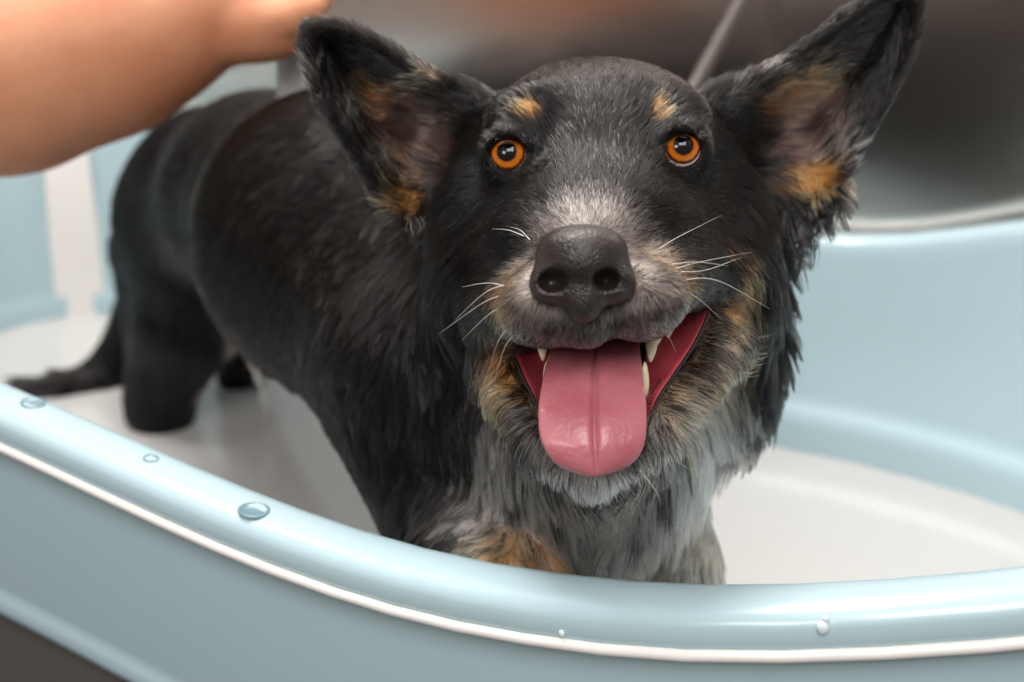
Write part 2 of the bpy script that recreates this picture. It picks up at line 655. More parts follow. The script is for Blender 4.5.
# water drops on the rim fascia
m_drop = mat('clear_drop', lin(225, 238, 242), rough=0.03, coat=1.0, coat_rough=0.02)
for px, py, r, lab in ((823, 627, 0.0022, 'large clear water drop on the front rim fascia, right of the dog'),
                       (826, 619, 0.0013, 'tiny water drop just above the large drop on the front rim'),
                       (562, 633, 0.0013, 'tiny water drop on the front rim fascia below the dog')):
    dirw = to_world(np.array([(px - 512) / F, (341 - py) / F, 1.0])) - to_world(np.zeros(3))
    best = None
    fas = (PATH + PNRM * 5.2)
    o_ = to_world(np.zeros(3))
    for i in range(n):
        a, b = fas[i], fas[(i + 1) % n]
        for u in np.linspace(0, 1, 12, endpoint=False):
            st = a + (b - a) * u
            pl = plan(*st) / 100
            k = pl @ dirw[:2] / (dirw[:2] @ dirw[:2])
            off = np.linalg.norm(pl - dirw[:2] * k)
            if st[1] < -TW + 25 and (best is None or off < best[0]):
                best = (off, o_ + dirw * k, PNRM[i])
    p, nr = best[1], best[2]
    nw = np.array([*(A_DIR * nr[0] + N_DIR * nr[1]), 0])
    bm = bmesh.new()
    bmesh.ops.create_uvsphere(bm, u_segments=16, v_segments=10, radius=r)
    for v in bm.verts:
        f_ = 1 + 0.35 * max(0, -v.co.z / r)
        c_ = np.array(v.co)
        c_ = c_ - nw * (c_ @ nw) * (0.35 if c_ @ nw > 0 else 0.75)
        v.co = Vector(c_ * np.array([1 / f_ ** 0.3, 1 / f_ ** 0.3, 1.15]))
    me = bpy.data.meshes.new('water_drop')
    bm.to_mesh(me)
    me.polygons.foreach_set('use_smooth', [True] * len(me.polygons))
    me.materials.append(m_drop)
    o = bpy.data.objects.new('water_drop', me)
    o.location = tuple(p + nw * r * 0.25)
    COL.objects.link(o)
    tag(o, lab, 'water drop')

# ------------------------------------------------------------------ the dog: body
dog_base = st_world(-18, -26, -17.5)
dog = empty('dog', dog_base)
tag(dog, 'wet black dog with tan and grey markings standing in the bath, mouth open', 'dog')

body = Field()


def rc(a, b, ra, rb, k=1.0):
    body.cone(P(*a), P(*b), ra, rb, k)


def drop(p, dz):
    return np.asarray(p) + DOWN * dz


# trunk, from the rump to the chest
K = 3.0
rc((210, 208, 108), (268, 198, 95), 6.7, 6.4, 0.5)
rc((268, 198, 95), (348, 240, 81), 6.4, 7.9, K)
rc((348, 240, 81), (484, 352, 70), 7.9, 7.3, K)
body.ell(P(222, 163, 105.5), (4.8, 3.4, 6.0), K)
rc((484, 365, 70), (585, 425, 64.5), 7.3, 5.2, K)
rc((560, 350, 70), (600, 235, 65.5), 7.2, 5.4, K)                 # neck
rc((395, 240, 77), (560, 230, 68), 6.6, 5.0, K)                   # withers to nape
body.ell(P(688, 345, 65.5), (4.0, 5.0, 3.6), 2.5)                 # ruff, right
body.ell(P(500, 350, 65), (3.6, 4.6, 3.6), 2.5)                   # ruff, left
body.ell(P(598, 478, 62.0), (3.7, 3.7, 3.0), 2.5)                 # forechest
body.ell(P(440, 455, 69.0), (3.3, 6.4, 4.0), 2.5)                 # shoulder
# front legs
a = P(510, 600, 60.3)
e = drop(a, 9.0)
body.cone(P(462, 520, 66), a, 3.0, 2.4, 1.5)
body.cone(a, e, 2.5, 1.7, 0.8)
body.cone(e, drop(e, 9.5), 1.7, 1.6, 0.8)
body.ell(drop(e, 18.0) + np.array([0, 0.3, -1.2]), (2.2, 1.5, 2.9), 1.0)
a = P(655, 545, 66.0)
e = drop(a, 9.0)
body.cone(P(638, 500, 66), a, 2.8, 2.3, 1.5)
body.cone(a, e, 2.5, 1.7, 0.8)
body.cone(e, drop(e, 9.0), 1.7, 1.6, 0.8)
body.ell(drop(e, 17.0) + np.array([0, 0.3, -1.2]), (2.2, 1.5, 2.9), 1.0)
# hind legs: the near one, then the far one
rc((202, 230, 107), (190, 312, 105.5), 5.9, 3.9, 2.5)
hk = P(160, 398, 109.0)
body.cone(P(190, 312, 105.5), hk, 3.8, 2.5, 1.5)
body.cone(P(150, 250, 110), hk, 3.0, 1.9, 1.5)
hf = drop(hk, 14.0) + np.array([0.6, 0, -1.0])
body.cone(hk, hf, 2.4, 1.6, 0.8)
body.ell(hf + np.array([0.6, -0.4, -1.8]), (1.9, 1.4, 3.0), 0.8)
rc((262, 240, 112), (246, 335, 114.5), 4.0, 2.2, 1.5)
hk2 = P(241, 372, 117.5)
body.cone(P(246, 335, 114.5), hk2, 2.2, 1.7, 1.2)
hf2 = drop(hk2, 12.0)
body.cone(hk2, hf2, 1.7, 1.5, 0.8)
body.ell(hf2 + np.array([0.6, -0.4, -1.8]), (1.9, 1.4, 3.0), 0.8)
# tail hanging behind the leg and trailing out on the water
tail_pts = [P(170, 190, 113.5), P(150, 270, 117), P(128, 345, 118), P(100, 383, 117.8), P(68, 391, 116.5), P(36, 394, 115.5), P(16, 396, 115)]
for i, (r0, r1) in enumerate(zip((2.0, 1.9, 1.8, 1.7, 1.5, 1.1), (1.9, 1.8, 1.7, 1.5, 1.1, 0.5))):
    body.cone(tail_pts[i], tail_pts[i + 1], r0, r1, 0.8)

# head: skull
body.ell(P(598, 160, 62.2), (5.5, 4.05, 7.0), 2.0)
body.ball(P(490, 215, 60.5), 2.35, 2.0)
body.ball(P(710, 215, 60.5), 2.35, 2.0)
body.ball(P(482, 300, 61), 2.3, 2.0)
body.ball(P(722, 292, 61), 2.5, 2.0)
body.ell(P(532, 118, 57.6), (1.75, 1.15, 1.5), 1.0)
body.ell(P(660, 116, 57.6), (1.75, 1.15, 1.5), 1.0)
# muzzle
rc((596, 185, 56.0), (585, 262, 51.0), 2.1, 1.55, 1.6)
body.ball(P(538, 240, 55.6), 1.9, 2.6)
body.ball(P(650, 236, 55.6), 1.9, 2.6)
body.ball(P(503, 255, 58.8), 2.2, 2.6)
body.ball(P(692, 250, 58.8), 2.2, 2.6)
body.ell(P(545, 306, 51.0), (1.58, 1.36, 2.5), 1.1)
body.ell(P(639, 299, 51.0), (1.66, 1.36, 2.5), 1.1)
body.ball(P(587, 320, 49.9), 0.78, 0.9)
body.cone(P(520, 300, 53), P(500, 320, 57), 1.3, 1.4, 1.2)
body.cone(P(668, 281, 53), P(710, 272, 57.8), 1.2, 1.15, 1.2)
# lower jaw
chin = P(592, 462, 51.6)
body.cone(P(503, 362, 57.6), P(546, 440, 52.8), 1.35, 0.85, 0.8)
body.cone(P(546, 440, 52.8), chin, 0.85, 0.85, 0.8)
body.cone(P(716, 336, 58.0), P(650, 432, 52.9), 1.35, 0.85, 0.8)
body.cone(P(650, 432, 52.9), chin, 0.85, 0.85, 0.8)
body.cone(P(598, 445, 55.5), P(600, 420, 61), 1.9, 3.6, 1.5)
# ears as curved sheets
ear_l_u = [(500, 108), (450, 84), (414, 68), (378, 47), (343, 32), (316, 33)]
ear_l_l = [(440, 240), (402, 218), (374, 182), (345, 137), (321, 96), (311, 54)]
ear_r_u = [(708, 100), (756, 78), (790, 57), (828, 28), (870, 0), (900, -16)]
ear_r_l = [(790, 235), (830, 203), (850, 160), (880, 114), (904, 65), (916, 14)]


def ear_sheet(U, L, depth0, tipd, nu=13, nv=9):
    u2 = spline([(*p, 0) for p in U], nu)[:, :2]
    l2 = spline([(*p, 0) for p in L], nu)[:, :2]
    G = np.zeros((nu, nv, 3))
    for i in range(nu):
        f_ = i / (nu - 1)
        for j in range(nv):
            g = j / (nv - 1)
            p = u2[i] * (1 - g) + l2[i] * g
            dish = (1 - (2 * g - 1) ** 2) * (2.6 * (1 - f_) ** 0.8 + 0.35)
            G[i, j] = P(p[0], p[1], depth0 + (tipd - depth0) * f_ + dish)
    return G


EARS = [ear_sheet(ear_l_u, ear_l_l, 61.8, 60.2), ear_sheet(ear_r_u, ear_r_l, 62.2, 61.0)]
for G in EARS:
    nu, nv = G.shape[:2]
    for i in range(nu):
        r = 0.30 if i < 3 else 0.22
        for j in range(nv - 1):
            body.cone(G[i, j], G[i, j + 1], r, r, 0.35)
            if i < nu - 1:
                body.cone((G[i, j] + G[i + 1, j]) / 2, (G[i, j + 1] + G[i + 1, j + 1]) / 2, r, r, 0.35)
body.ball(P(492, 150, 63.5), 2.0, 1.6)
body.ball(P(716, 140, 63.8), 2.0, 1.6)
body.ball(P(455, 195, 64.5), 1.9, 1.6)
body.ball(P(768, 190, 64.8), 1.9, 1.6)

# mouth cavity and eyes
MOUTH_C, MOUTH_R = P(595, 396, 53.8), np.array([2.15, 1.8, 4.3])
body.ell(MOUTH_C, MOUTH_R, 0.5, 'sub')
body.ell(P(664, 340, 55.8), (1.25, 1.25, 2.5), 0.4, 'sub')
body.ell(P(539, 369, 55.0), (0.85, 1.0, 2.4), 0.4, 'sub')
EYES = [dict(c=P(510.5, 155.5, 56.3), ap=P(507.5, 153.8, 54.9), ry=0.62, px=(507.5, 155), **{'in': 1}), dict(c=P(680.5, 149.5, 56.3), ap=P(684.5, 149.5, 54.9), ry=0.68, px=(684, 149.5), **{'in': -1})]
EYE_R = 1.02
for E in EYES:
    body.ball(E['c'], 1.17, 0.9)
    x_, y_ = E['px']
    body.cone(P(x_ - 19, y_ - 9, 55.3), P(x_ - 2, y_ - 18.5, 54.65), 0.20, 0.25, 0.3)
    body.cone(P(x_ - 2, y_ - 18.5, 54.65), P(x_ + 18, y_ - 9, 55.2), 0.25, 0.20, 0.3)
    body.ell(E['ap'], (0.80, E['ry'], 1.3), 0.12, 'sub')
    body.cone(E['ap'], P(x_ + E['in'] * 23, y_ + 9, 55.1), 0.42, 0.10, 0.1, 'sub')
    body.ball(E['c'], 0.9, 0.0, 'sub')

HV, HQ = body.mesh(0.2)
HQ = orient_world_quads(HV, HQ, body)

# ------------------------------------------------------------------ coat colour
BLACK, SOOT = (0.006, 0.0055, 0.0055), (0.013, 0.0115, 0.011)
TAN, RUST = (0.48, 0.245, 0.09), (0.27, 0.115, 0.05)
GREY, WHITE = (0.36, 0.315, 0.285), (0.66, 0.60, 0.55)
PEACH, ASH = (0.44, 0.29, 0.20), (0.15, 0.125, 0.115)
CREAM = (0.52, 0.38, 0.25)
PINKGREY = (0.115, 0.072, 0.062)
# (px, py, depth, radii cm (x,y,z), colour, strength)
PATCHES = [
    (586, 312, 50, (3.3, 2.2, 3.2), ASH, 0.75), (586, 312, 50, (3.3, 2.0, 3.0), GREY, 0.27), (586, 334, 50, (2.2, 0.7, 3.0), SOOT, 0.4), (532, 288, 51, (1.3, 1.4, 2.4), PEACH, 0.4), (654, 283, 51, (1.5, 1.4, 2.4), PEACH, 0.38),
    (590, 236, 51.5, (2.4, 1.6, 3.4), ASH, 0.6), (590, 236, 51.5, (2.3, 1.6, 3.4), GREY, 0.40), (590, 230, 51.5, (1.9, 1.3, 3.0), WHITE, 0.10),
    (597, 180, 55.5, (1.6, 2.0, 2.6), GREY, 0.13), (597, 115, 56.5, (1.6, 2.0, 2.6), GREY, 0.04),
    (515, 302, 51.5, (1.0, 1.1, 1.8), TAN, 0.50), (672, 290, 51.5, (1.2, 1.1, 1.8), TAN, 0.45), (655, 262, 51.5, (0.9, 0.9, 1.8), CREAM, 0.5),
    (507, 148, 56, (1.7, 1.4, 2.5), BLACK, 0.95), (684, 144, 56, (1.7, 1.4, 2.5), BLACK, 0.95), (470, 220, 59.5, (1.8, 3.0, 4), BLACK, 0.8), (722, 215, 59.5, (1.6, 3.0, 4), BLACK, 0.8),
    (545, 118, 57, (0.9, 1.3, 2.5), BLACK, 0.8), (640, 116, 57, (0.9, 1.3, 2.5), BLACK, 0.8),
    (528, 109, 55.8, (0.48, 0.46, 1.6), TAN, 0.9), (659, 109, 55.8, (0.42, 0.54, 1.6), TAN, 0.9),
    (712, 253, 58.5, (1.1, 0.7, 2.6), RUST, 0.75), (737, 282, 59.5, (0.75, 1.35, 3.0), TAN, 0.95), (716, 318, 58.5, (0.9, 1.0, 3.0), TAN, 0.9),
    (712, 372, 59, (1.7, 1.8, 4.0), CREAM, 0.92), (692, 395, 58, (1.4, 1.6, 4.0), TAN, 0.6), (735, 355, 61, (1.3, 1.5, 3), RUST, 0.4),
    (505, 340, 57, (1.0, 1.0, 3.0), RUST, 0.75), (510, 385, 57, (1.15, 1.4, 3.4), TAN, 0.95), (527, 418, 56, (0.9, 1.0, 3), CREAM, 0.7),
    (757, 232, 61, (0.22, 0.5, 2.0), RUST, 1.0), (452, 264, 61, (0.22, 0.45, 2.0), RUST, 1.0),
    (592, 478, 52, (2.4, 1.0, 2.4), WHITE, 0.85), (650, 440, 53.5, (1.1, 1.1, 2.2), GREY, 0.8), (548, 445, 53.5, (0.9, 1.0, 2.2), GREY, 0.7),
    (600, 520, 60, (5.4, 3.8, 5.5), GREY, 0.72), (640, 510, 61, (4.2, 4.4, 5), WHITE, 0.72), (515, 455, 62, (2.6, 3.6, 4), GREY, 0.50),
    (706, 455, 63, (2.8, 3.6, 5), WHITE, 0.95), (678, 415, 54.5, (1.1, 1.5, 2.6), CREAM, 0.85), (680, 550, 65, (2.2, 2.6, 4), CREAM, 0.75), (640, 570, 64, (3.5, 1.6, 4), GREY, 0.75),
    (512, 585, 61, (2.6, 2.2, 3.4), TAN, 1.0), (540, 570, 61, (1.2, 1.6, 3.4), RUST, 0.5), (500, 640, 63, (3.2, 3.6, 4), TAN, 0.9), (660, 640, 66, (3, 3.6, 4), CREAM, 0.9),
    (262, 340, 113, (1.2, 2.4, 3.0), CREAM, 0.6), (238, 340, 104.5, (0.7, 2.2, 2.2), CREAM, 0.7), (208, 385, 108, (0.6, 2.6, 2.0), CREAM, 0.7), (276, 352, 99, (1.5, 1.0, 3), CREAM, 0.6),
    (713, 322, 57.6, (0.42, 0.8, 1.6), BLACK, 0.9), (700, 352, 56.6, (0.45, 0.7, 1.6), BLACK, 0.9), (682, 380, 55.4, (0.4, 0.7, 1.6), BLACK, 0.85), (664, 406, 54.0, (0.35, 0.6, 1.5), BLACK, 0.8),
    (523, 398, 55.0, (0.35, 0.8, 1.5), BLACK, 0.85), (511, 368, 56.6, (0.35, 0.7, 1.5), BLACK, 0.85),
    # ears
    (388, 100, 63, (1.6, 0.7, 2), TAN, 0.6), (366, 118, 63, (0.9, 0.7, 2), CREAM, 0.6), (420, 130, 63.5, (2.1, 1.6, 2.5), PINKGREY, 0.85),
    (428, 82, 62, (0.8, 0.5, 2), CREAM, 0.55), (398, 165, 63, (1.6, 1.0, 2), CREAM, 0.45), (400, 203, 63, (1.1, 0.9, 2), TAN, 0.8),
    (316, 85, 61.5, (0.4, 1.1, 2), GREY, 0.55), (440, 160, 63.5, (1.4, 1.4, 2.5), PINKGREY, 0.7),
    (793, 84, 64, (1.7, 1.0, 2.2), TAN, 0.8), (775, 112, 64, (1.7, 0.9, 2.2), RUST, 0.8), (800, 130, 64, (2.2, 1.4, 2.4), PINKGREY, 0.85),
    (836, 155, 63, (1.3, 1.0, 2), GREY, 0.65), (806, 180, 63.5, (1.7, 0.8, 2), TAN, 0.85), (780, 150, 64.5, (1.2, 1.2, 2.4), PINKGREY, 0.8),
    (762, 72, 62.5, (0.6, 0.5, 2), GREY, 0.6), (735, 95, 63, (0.6, 0.5, 2), GREY, 0.35),
]
PT_C = np.array([P(*p[:3]) for p in PATCHES])
PT_R = np.array([p[3] for p in PATCHES])
PT_COL = np.array([p[4] for p in PATCHES])
PT_S = np.array([p[5] for p in PATCHES])


def coat_weights(p):
    w = np.zeros((len(p), len(PATCHES)))
    for i in range(len(PATCHES)):
        m = np.abs(p - PT_C[i]).max(1) < PT_R[i].max() * 1.6
        q = np.linalg.norm((p[m] - PT_C[i]) / PT_R[i], axis=1)
        w[m, i] = PT_S[i] * np.clip((1.35 - q) / 0.7, 0, 1)
    return w


def coat_mean(p):
    w = coat_weights(p)
    c = np.tile(np.array(SOOT), (len(p), 1))
    for i in range(len(PATCHES)):
        c = c * (1 - w[:, i:i + 1]) + PT_COL[i] * w[:, i:i + 1]
    return c


# bare mouth lining: dark red flesh inside the cavity
LINING = lin(120, 38, 48)


def mouth_mask(p):
    def inside(c, r, s):
        return np.linalg.norm((p - c) / r, axis=1) < s
    m = inside(MOUTH_C, MOUTH_R, 1.03)
    m |= inside(P(664, 340, 55.8), np.array((1.25, 1.25, 2.5)), 1.03)
    m |= inside(P(539, 369, 55.0), np.array((0.85, 1.0, 2.4)), 1.03)
    return m


m_coat = bpy.data.materials.new('dog_skin_and_undercoat')
m_coat.use_nodes = True
nt = m_coat.node_tree
bs = nt.nodes['Principled BSDF']
at = nt.nodes.new('ShaderNodeAttribute')
at.attribute_name = 'coat'
nt.links.new(at.outputs['Color'], bs.inputs['Base Color'])
bs.inputs['Roughness'].default_value = 0.5
bs.inputs['Specular IOR Level'].default_value = 0.12

m_hair = bpy.data.materials.new('dog_hair')
m_hair.use_nodes = True
nt = m_hair.node_tree
nt.nodes.clear()
out = nt.nodes.new('ShaderNodeOutputMaterial')
hb = nt.nodes.new('ShaderNodeBsdfHairPrincipled')
hb.parametrization = 'COLOR'
at = nt.nodes.new('ShaderNodeAttribute')
at.attribute_name = 'coat'
nt.links.new(at.outputs['Color'], hb.inputs['Color'])
hb.inputs['IOR'].default_value = 1.38
hb.inputs['Roughness'].default_value = 0.20
hb.inputs['Radial Roughness'].default_value = 0.45
nt.links.new(hb.outputs[0], out.inputs['Surface'])

m_wet = m_hair.copy()
m_wet.name = 'dog_hair_wet'
hb = [n_ for n_ in m_wet.node_tree.nodes if n_.type == 'BSDF_HAIR_PRINCIPLED'][0]
hb.inputs['IOR'].default_value = 1.31
hb.inputs['Roughness'].default_value = 0.16

body_o = big_mesh('body', to_world(HV), HQ[:, ::-1], m_coat, dog)
cc = coat_mean(HV)
mm = mouth_mask(HV)
cc[mm] = LINING
lid = np.zeros(len(HV), bool)
for E in EYES:
    lid |= np.linalg.norm(HV - E['c'], axis=1) < 1.24
cc[lid & ~mm] = (0.012, 0.010, 0.010)
ca = body_o.data.attributes.new('coat', 'FLOAT_COLOR', 'POINT')
ca.data.foreach_set('color', np.concatenate([cc, np.ones((len(cc), 1))], 1).astype(np.float32).ravel())

# ------------------------------------------------------------------ eyes
m_eye = mat('eye_white', lin(214, 190, 190), spec=0.0, rough=0.12, coat=1.0, coat_rough=0.01)
m_iris = bpy.data.materials.new('amber_iris')
m_iris.use_nodes = True
nt = m_iris.node_tree
bs = nt.nodes['Principled BSDF']
at = nt.nodes.new('ShaderNodeAttribute')
at.attribute_name = 'ring'
rp = nt.nodes.new('ShaderNodeValToRGB')
els = rp.color_ramp.elements
els[0].position, els[0].color = 0.0, (*lin(20, 12, 8), 1)
els[1].position, els[1].color = 1.0, (*lin(24, 12, 8), 1)
for p_, c_ in ((0.46, (70, 36, 12)), (0.58, (186, 100, 22)), (0.76, (214, 116, 22)), (0.88, (110, 52, 12))):
    e_ = els.new(p_)
    e_.color = (*lin(*c_), 1)
nz = nt.nodes.new('ShaderNodeTexNoise')
nz.inputs['Scale'].default_value = 900
ma = nt.nodes.new('ShaderNodeMath')
ma.operation = 'MULTIPLY_ADD'
ma.inputs[1].default_value = 0.16
tc = nt.nodes.new('ShaderNodeTexCoord')
nt.links.new(tc.outputs['Object'], nz.inputs['Vector'])
nt.links.new(nz.outputs['Fac'], ma.inputs[0])
nt.links.new(at.outputs['Fac'], ma.inputs[2])
sb = nt.nodes.new('ShaderNodeMath')
sb.operation = 'SUBTRACT'
sb.inputs[1].default_value = 0.08
nt.links.new(ma.outputs[0], sb.inputs[0])
nt.links.new(sb.outputs[0], rp.inputs['Fac'])
nt.links.new(rp.outputs['Color'], bs.inputs['Base Color'])
bs.inputs['Specular IOR Level'].default_value = 0.0
bs.inputs['Roughness'].default_value = 0.2
bs.inputs['Coat Weight'].default_value = 1.0
bs.inputs['Coat Roughness'].default_value = 0.01
m_pupil = mat('black_pupil', (0.003, 0.003, 0.004), spec=0.0, rough=0.05, coat=1.0, coat_rough=0.01)


def cap_mesh(c, axis, R, a0, a1, bulge, nr=10, ns=40):
    """A spherical cap between half angles a0 and a1 about axis, bulged outwards towards its middle."""
    axis = axis / np.linalg.norm(axis)
    u = np.cross(axis, [0, 1, 0.0])
    u /= np.linalg.norm(u)
    v = np.cross(axis, u)
    V, ring_, Fc = [], [], []
    for i in range(nr + 1):
        a = a0 + (a1 - a0) * i / nr
        rr = R + bulge * max(0.0, 1 - (a / a1) ** 2)
        for k in range(ns):
            b = 2 * math.pi * k / ns
            V.append(c + rr * (math.cos(a) * axis + math.sin(a) * (math.cos(b) * u + math.sin(b) * v)))
            ring_.append(a / a1)
    for i in range(nr):
        for k in range(ns):
            l = (k + 1) % ns
            Fc.append((i * ns + k, i * ns + l, (i + 1) * ns + l, (i + 1) * ns + k))
    return V, Fc, ring_


for E, (gx, gy) in zip(EYES, ((506.8, 151.5), (683.5, 145.2))):
    c = E['c']
    g = P(gx, gy, 55.3) - c
    bm = bmesh.new()
    bmesh.ops.create_uvsphere(bm, u_segments=40, v_segments=24, radius=EYE_R / 100)
    me = bpy.data.meshes.new('eye')
    bm.to_mesh(me)
    me.polygons.foreach_set('use_smooth', [True] * len(me.polygons))
    me.materials.append(m_eye)
    eo = bpy.data.objects.new('eye', me)
    eo.location = tuple(to_world(c) - np.array(dog_base))
    eo.parent = dog
    COL.objects.link(eo)
    ia = math.asin(0.685 / EYE_R)
    V_, F_, r_ = cap_mesh(c, g, EYE_R + 0.012, 0.0001, ia, 0.06)
    io = mesh_obj('iris', to_world(np.array(V_)), F_, m_iris, eo)
    tag(io, 'amber orange iris')
    ra = io.data.attributes.new('ring', 'FLOAT', 'POINT')
    ra.data.foreach_set('value', r_)
    V_, F_, r_ = cap_mesh(c, g, EYE_R + 0.012 + 0.052, 0.0001, ia * 0.48, 0.016)
    tag(mesh_obj('pupil', to_world(np.array(V_)), F_, m_pupil, eo), 'round black pupil')

# ------------------------------------------------------------------ nose
nose = Field()
nose.ell(P(582, 264, 49.2), (1.62, 1.12, 2.1), 0.4)
nose.ell(P(582, 247, 48.7), (1.45, 0.75, 1.5), 0.5)
nose.ell(P(550, 284, 48.5), (0.72, 0.72, 0.95), 0.45)
nose.ell(P(615, 283, 48.5), (0.72, 0.72, 0.95), 0.45)
nose.ell(P(583, 296, 48.4), (0.75, 0.68, 0.85), 0.5)
nose.ell(P(583, 309, 48.5), (0.5, 0.5, 0.7), 0.4)
nose.ell(P(552, 281, 47.2), (0.54, 0.41, 1.35), 0.2, 'sub')
nose.ell(P(608, 279, 47.2), (0.47, 0.37, 1.35), 0.2, 'sub')
nose.cone(P(545, 284, 47.3), P(531, 289, 47.9), 0.24, 0.14, 0.2, 'sub')
nose.cone(P(617, 282, 47.3), P(632, 287, 47.9), 0.24, 0.14, 0.2, 'sub')
nose.cone(P(582.5, 288, 47.15), P(584, 322, 47.7), 0.07, 0.10, 0.12, 'sub')
NV, NQ = nose.mesh(0.07)
NQ = orient_world_quads(NV, NQ, nose)
m_nose = mat('wet_nose_leather', (0.022, 0.0145, 0.0125), rough=0.36, coat=0.2, coat_rough=0.25, spec=0.5)
nt = m_nose.node_tree
vo = nt.nodes.new('ShaderNodeTexVoronoi')
vo.inputs['Scale'].default_value = 1100
tc = nt.nodes.new('ShaderNodeTexCoord')
bp = nt.nodes.new('ShaderNodeBump')
bp.inputs['Strength'].default_value = 0.8
bp.inputs['Distance'].default_value = 0.0005
bp.invert = True
nt.links.new(tc.outputs['Object'], vo.inputs['Vector'])
nt.links.new(vo.outputs['Distance'], bp.inputs['Height'])
nt.links.new(bp.outputs['Normal'], nt.nodes['Principled BSDF'].inputs['Normal'])
tag(big_mesh('nose', to_world(NV), NQ[:, ::-1], m_nose, dog), 'glossy dark brown black nose pad')

# ------------------------------------------------------------------ tongue
m_tongue = mat('pink_tongue', lin(192, 114, 123), rough=0.36, coat=0.35, coat_rough=0.15, sss=0.35, sss_s=0.006,
               bump=0.5, bscale=520, c2=lin(178, 98, 109), nscale=60)
# rows down the tongue: (left px, right px, py, depth of its edges, groove depth, dome)
rows = [(566, 628, 322, 57.0, .2), (552, 638, 338, 54.5, .28), (548, 640, 352, 53.0, .3), (544, 642, 368, 52.0, .3), (541, 644, 385, 51.2, .28),
        (538, 646, 402, 50.6, .25), (537.5, 646.5, 418, 50.15, .22), (539, 646, 434, 49.9, .2), (543, 643, 447, 49.8, .16), (551, 636, 459, 49.85, .1),
        (562, 624, 468, 49.95, .06), (577, 607, 474, 50.1, .03)]
dense = spline([(a, b, c, d) for a, b, c, d, e in rows], 34)
gr = np.interp(np.linspace(0, 11, 34), range(12), [r[4] for r in rows])
nc = 41
top, bot = [], []
for (xl, xr, py, d), g in zip(dense, gr):
    for j in range(nc):
        u = -1 + 2 * j / (nc - 1)
        px = (xl + xr) / 2 + (xr - xl) / 2 * u + (3.0 - 2.0 * abs(u)) * 0.6
        dome = 0.42 * (1 - u * u)
        groove = g * math.exp(-(abs(u) / 0.05) ** 1.3) * 1.5 + 0.12 * g * math.exp(-((abs(u) - 0.5) / 0.2) ** 2)
        pt = P(px, py + 2.0 * (1 - u * u) * (1 if py > 455 else 0), d)
        top.append(pt + np.array([0, 0, -dome + groove]))
        bot.append(pt + np.array([0, -0.06, 0.24 + 0.30 * (1 - u * u)]))
nr_ = len(dense)
V_ = top + bot
off = nr_ * nc
F_ = []
for i in range(nr_ - 1):
    for j in range(nc - 1):
        a = i * nc + j
        F_.append((a, a + 1, a + nc + 1, a + nc))
        F_.append((off + a, off + a + nc, off + a + nc + 1, off + a + 1))
for i in range(nr_ - 1):
    a, b = i * nc, (i + 1) * nc
    F_.append((a, b, off + b, off + a))
    a, b = a + nc - 1, b + nc - 1
    F_.append((a, off + a, off + b, b))
for j in range(nc - 1):
    a = (nr_ - 1) * nc + j
    F_.append((a, a + 1, off + a + 1, off + a))
    F_.append((j, off + j, off + j + 1, j + 1))
to = mesh_obj('tongue', to_world(np.array(V_)), F_, m_tongue, dog)
bm = bmesh.new()
bm.from_mesh(to.data)
bmesh.ops.recalc_face_normals(bm, faces=bm.faces)
bm.to_mesh(to.data)
sd = to.modifiers.new('smooth', 'SUBSURF')
sd.levels = sd.render_levels = 1
tag(to, 'long wet pink tongue with a centre groove')

# ------------------------------------------------------------------ gums, lips, teeth
m_gum = mat('wet_red_gum', lin(216, 92, 102), rough=0.22, coat=0.6, coat_rough=0.08, sss=0.25, sss_s=0.004, c2=lin(196, 70, 84), nscale=90, bump=0.3, bscale=260)
m_lip = mat('dark_lip', (0.02, 0.02, 0.022), rough=0.25, coat=0.5)
m_tooth = mat('ivory_tooth', lin(236, 222, 190), rough=0.25, coat=0.4, sss=0.2, sss_s=0.002)


def patch(outer, inner, bulge, m, name, nseg=22, nc=8):
    o_, i_ = spline([P(*p) for p in outer], nseg), spline([P(*p) for p in inner], nseg)
    V_, F_ = [], []
    for side in (0, 1):
        for i in range(nseg):
            for j in range(nc):
                g = j / (nc - 1)
                q = o_[i] * (1 - g) + i_[i] * g
                q = q + np.array([0, 0, bulge * math.sin(math.pi * g) + 0.16 * side])
                V_.append(q)
    off = nseg * nc
    for i in range(nseg - 1):
        for j in range(nc - 1):
            a = i * nc + j
            F_.append((a, a + 1, a + nc + 1, a + nc))
            F_.append((off + a, off + a + nc, off + a + nc + 1, off + a + 1))
    rim_ = [i * nc for i in range(nseg)] + [(nseg - 1) * nc + j for j in range(1, nc)] + [i * nc + nc - 1 for i in range(nseg - 2, -1, -1)] + list(range(nc - 2, 0, -1))
    for a, b in zip(rim_, rim_[1:] + rim_[:1]):
        F_.append((a, b, off + b, off + a))
    o = mesh_obj(name, to_world(np.array(V_)), F_, m, dog)
    bm = bmesh.new()
    bm.from_mesh(o.data)
    bmesh.ops.recalc_face_normals(bm, faces=bm.faces)
    bm.to_mesh(o.data)
    return o


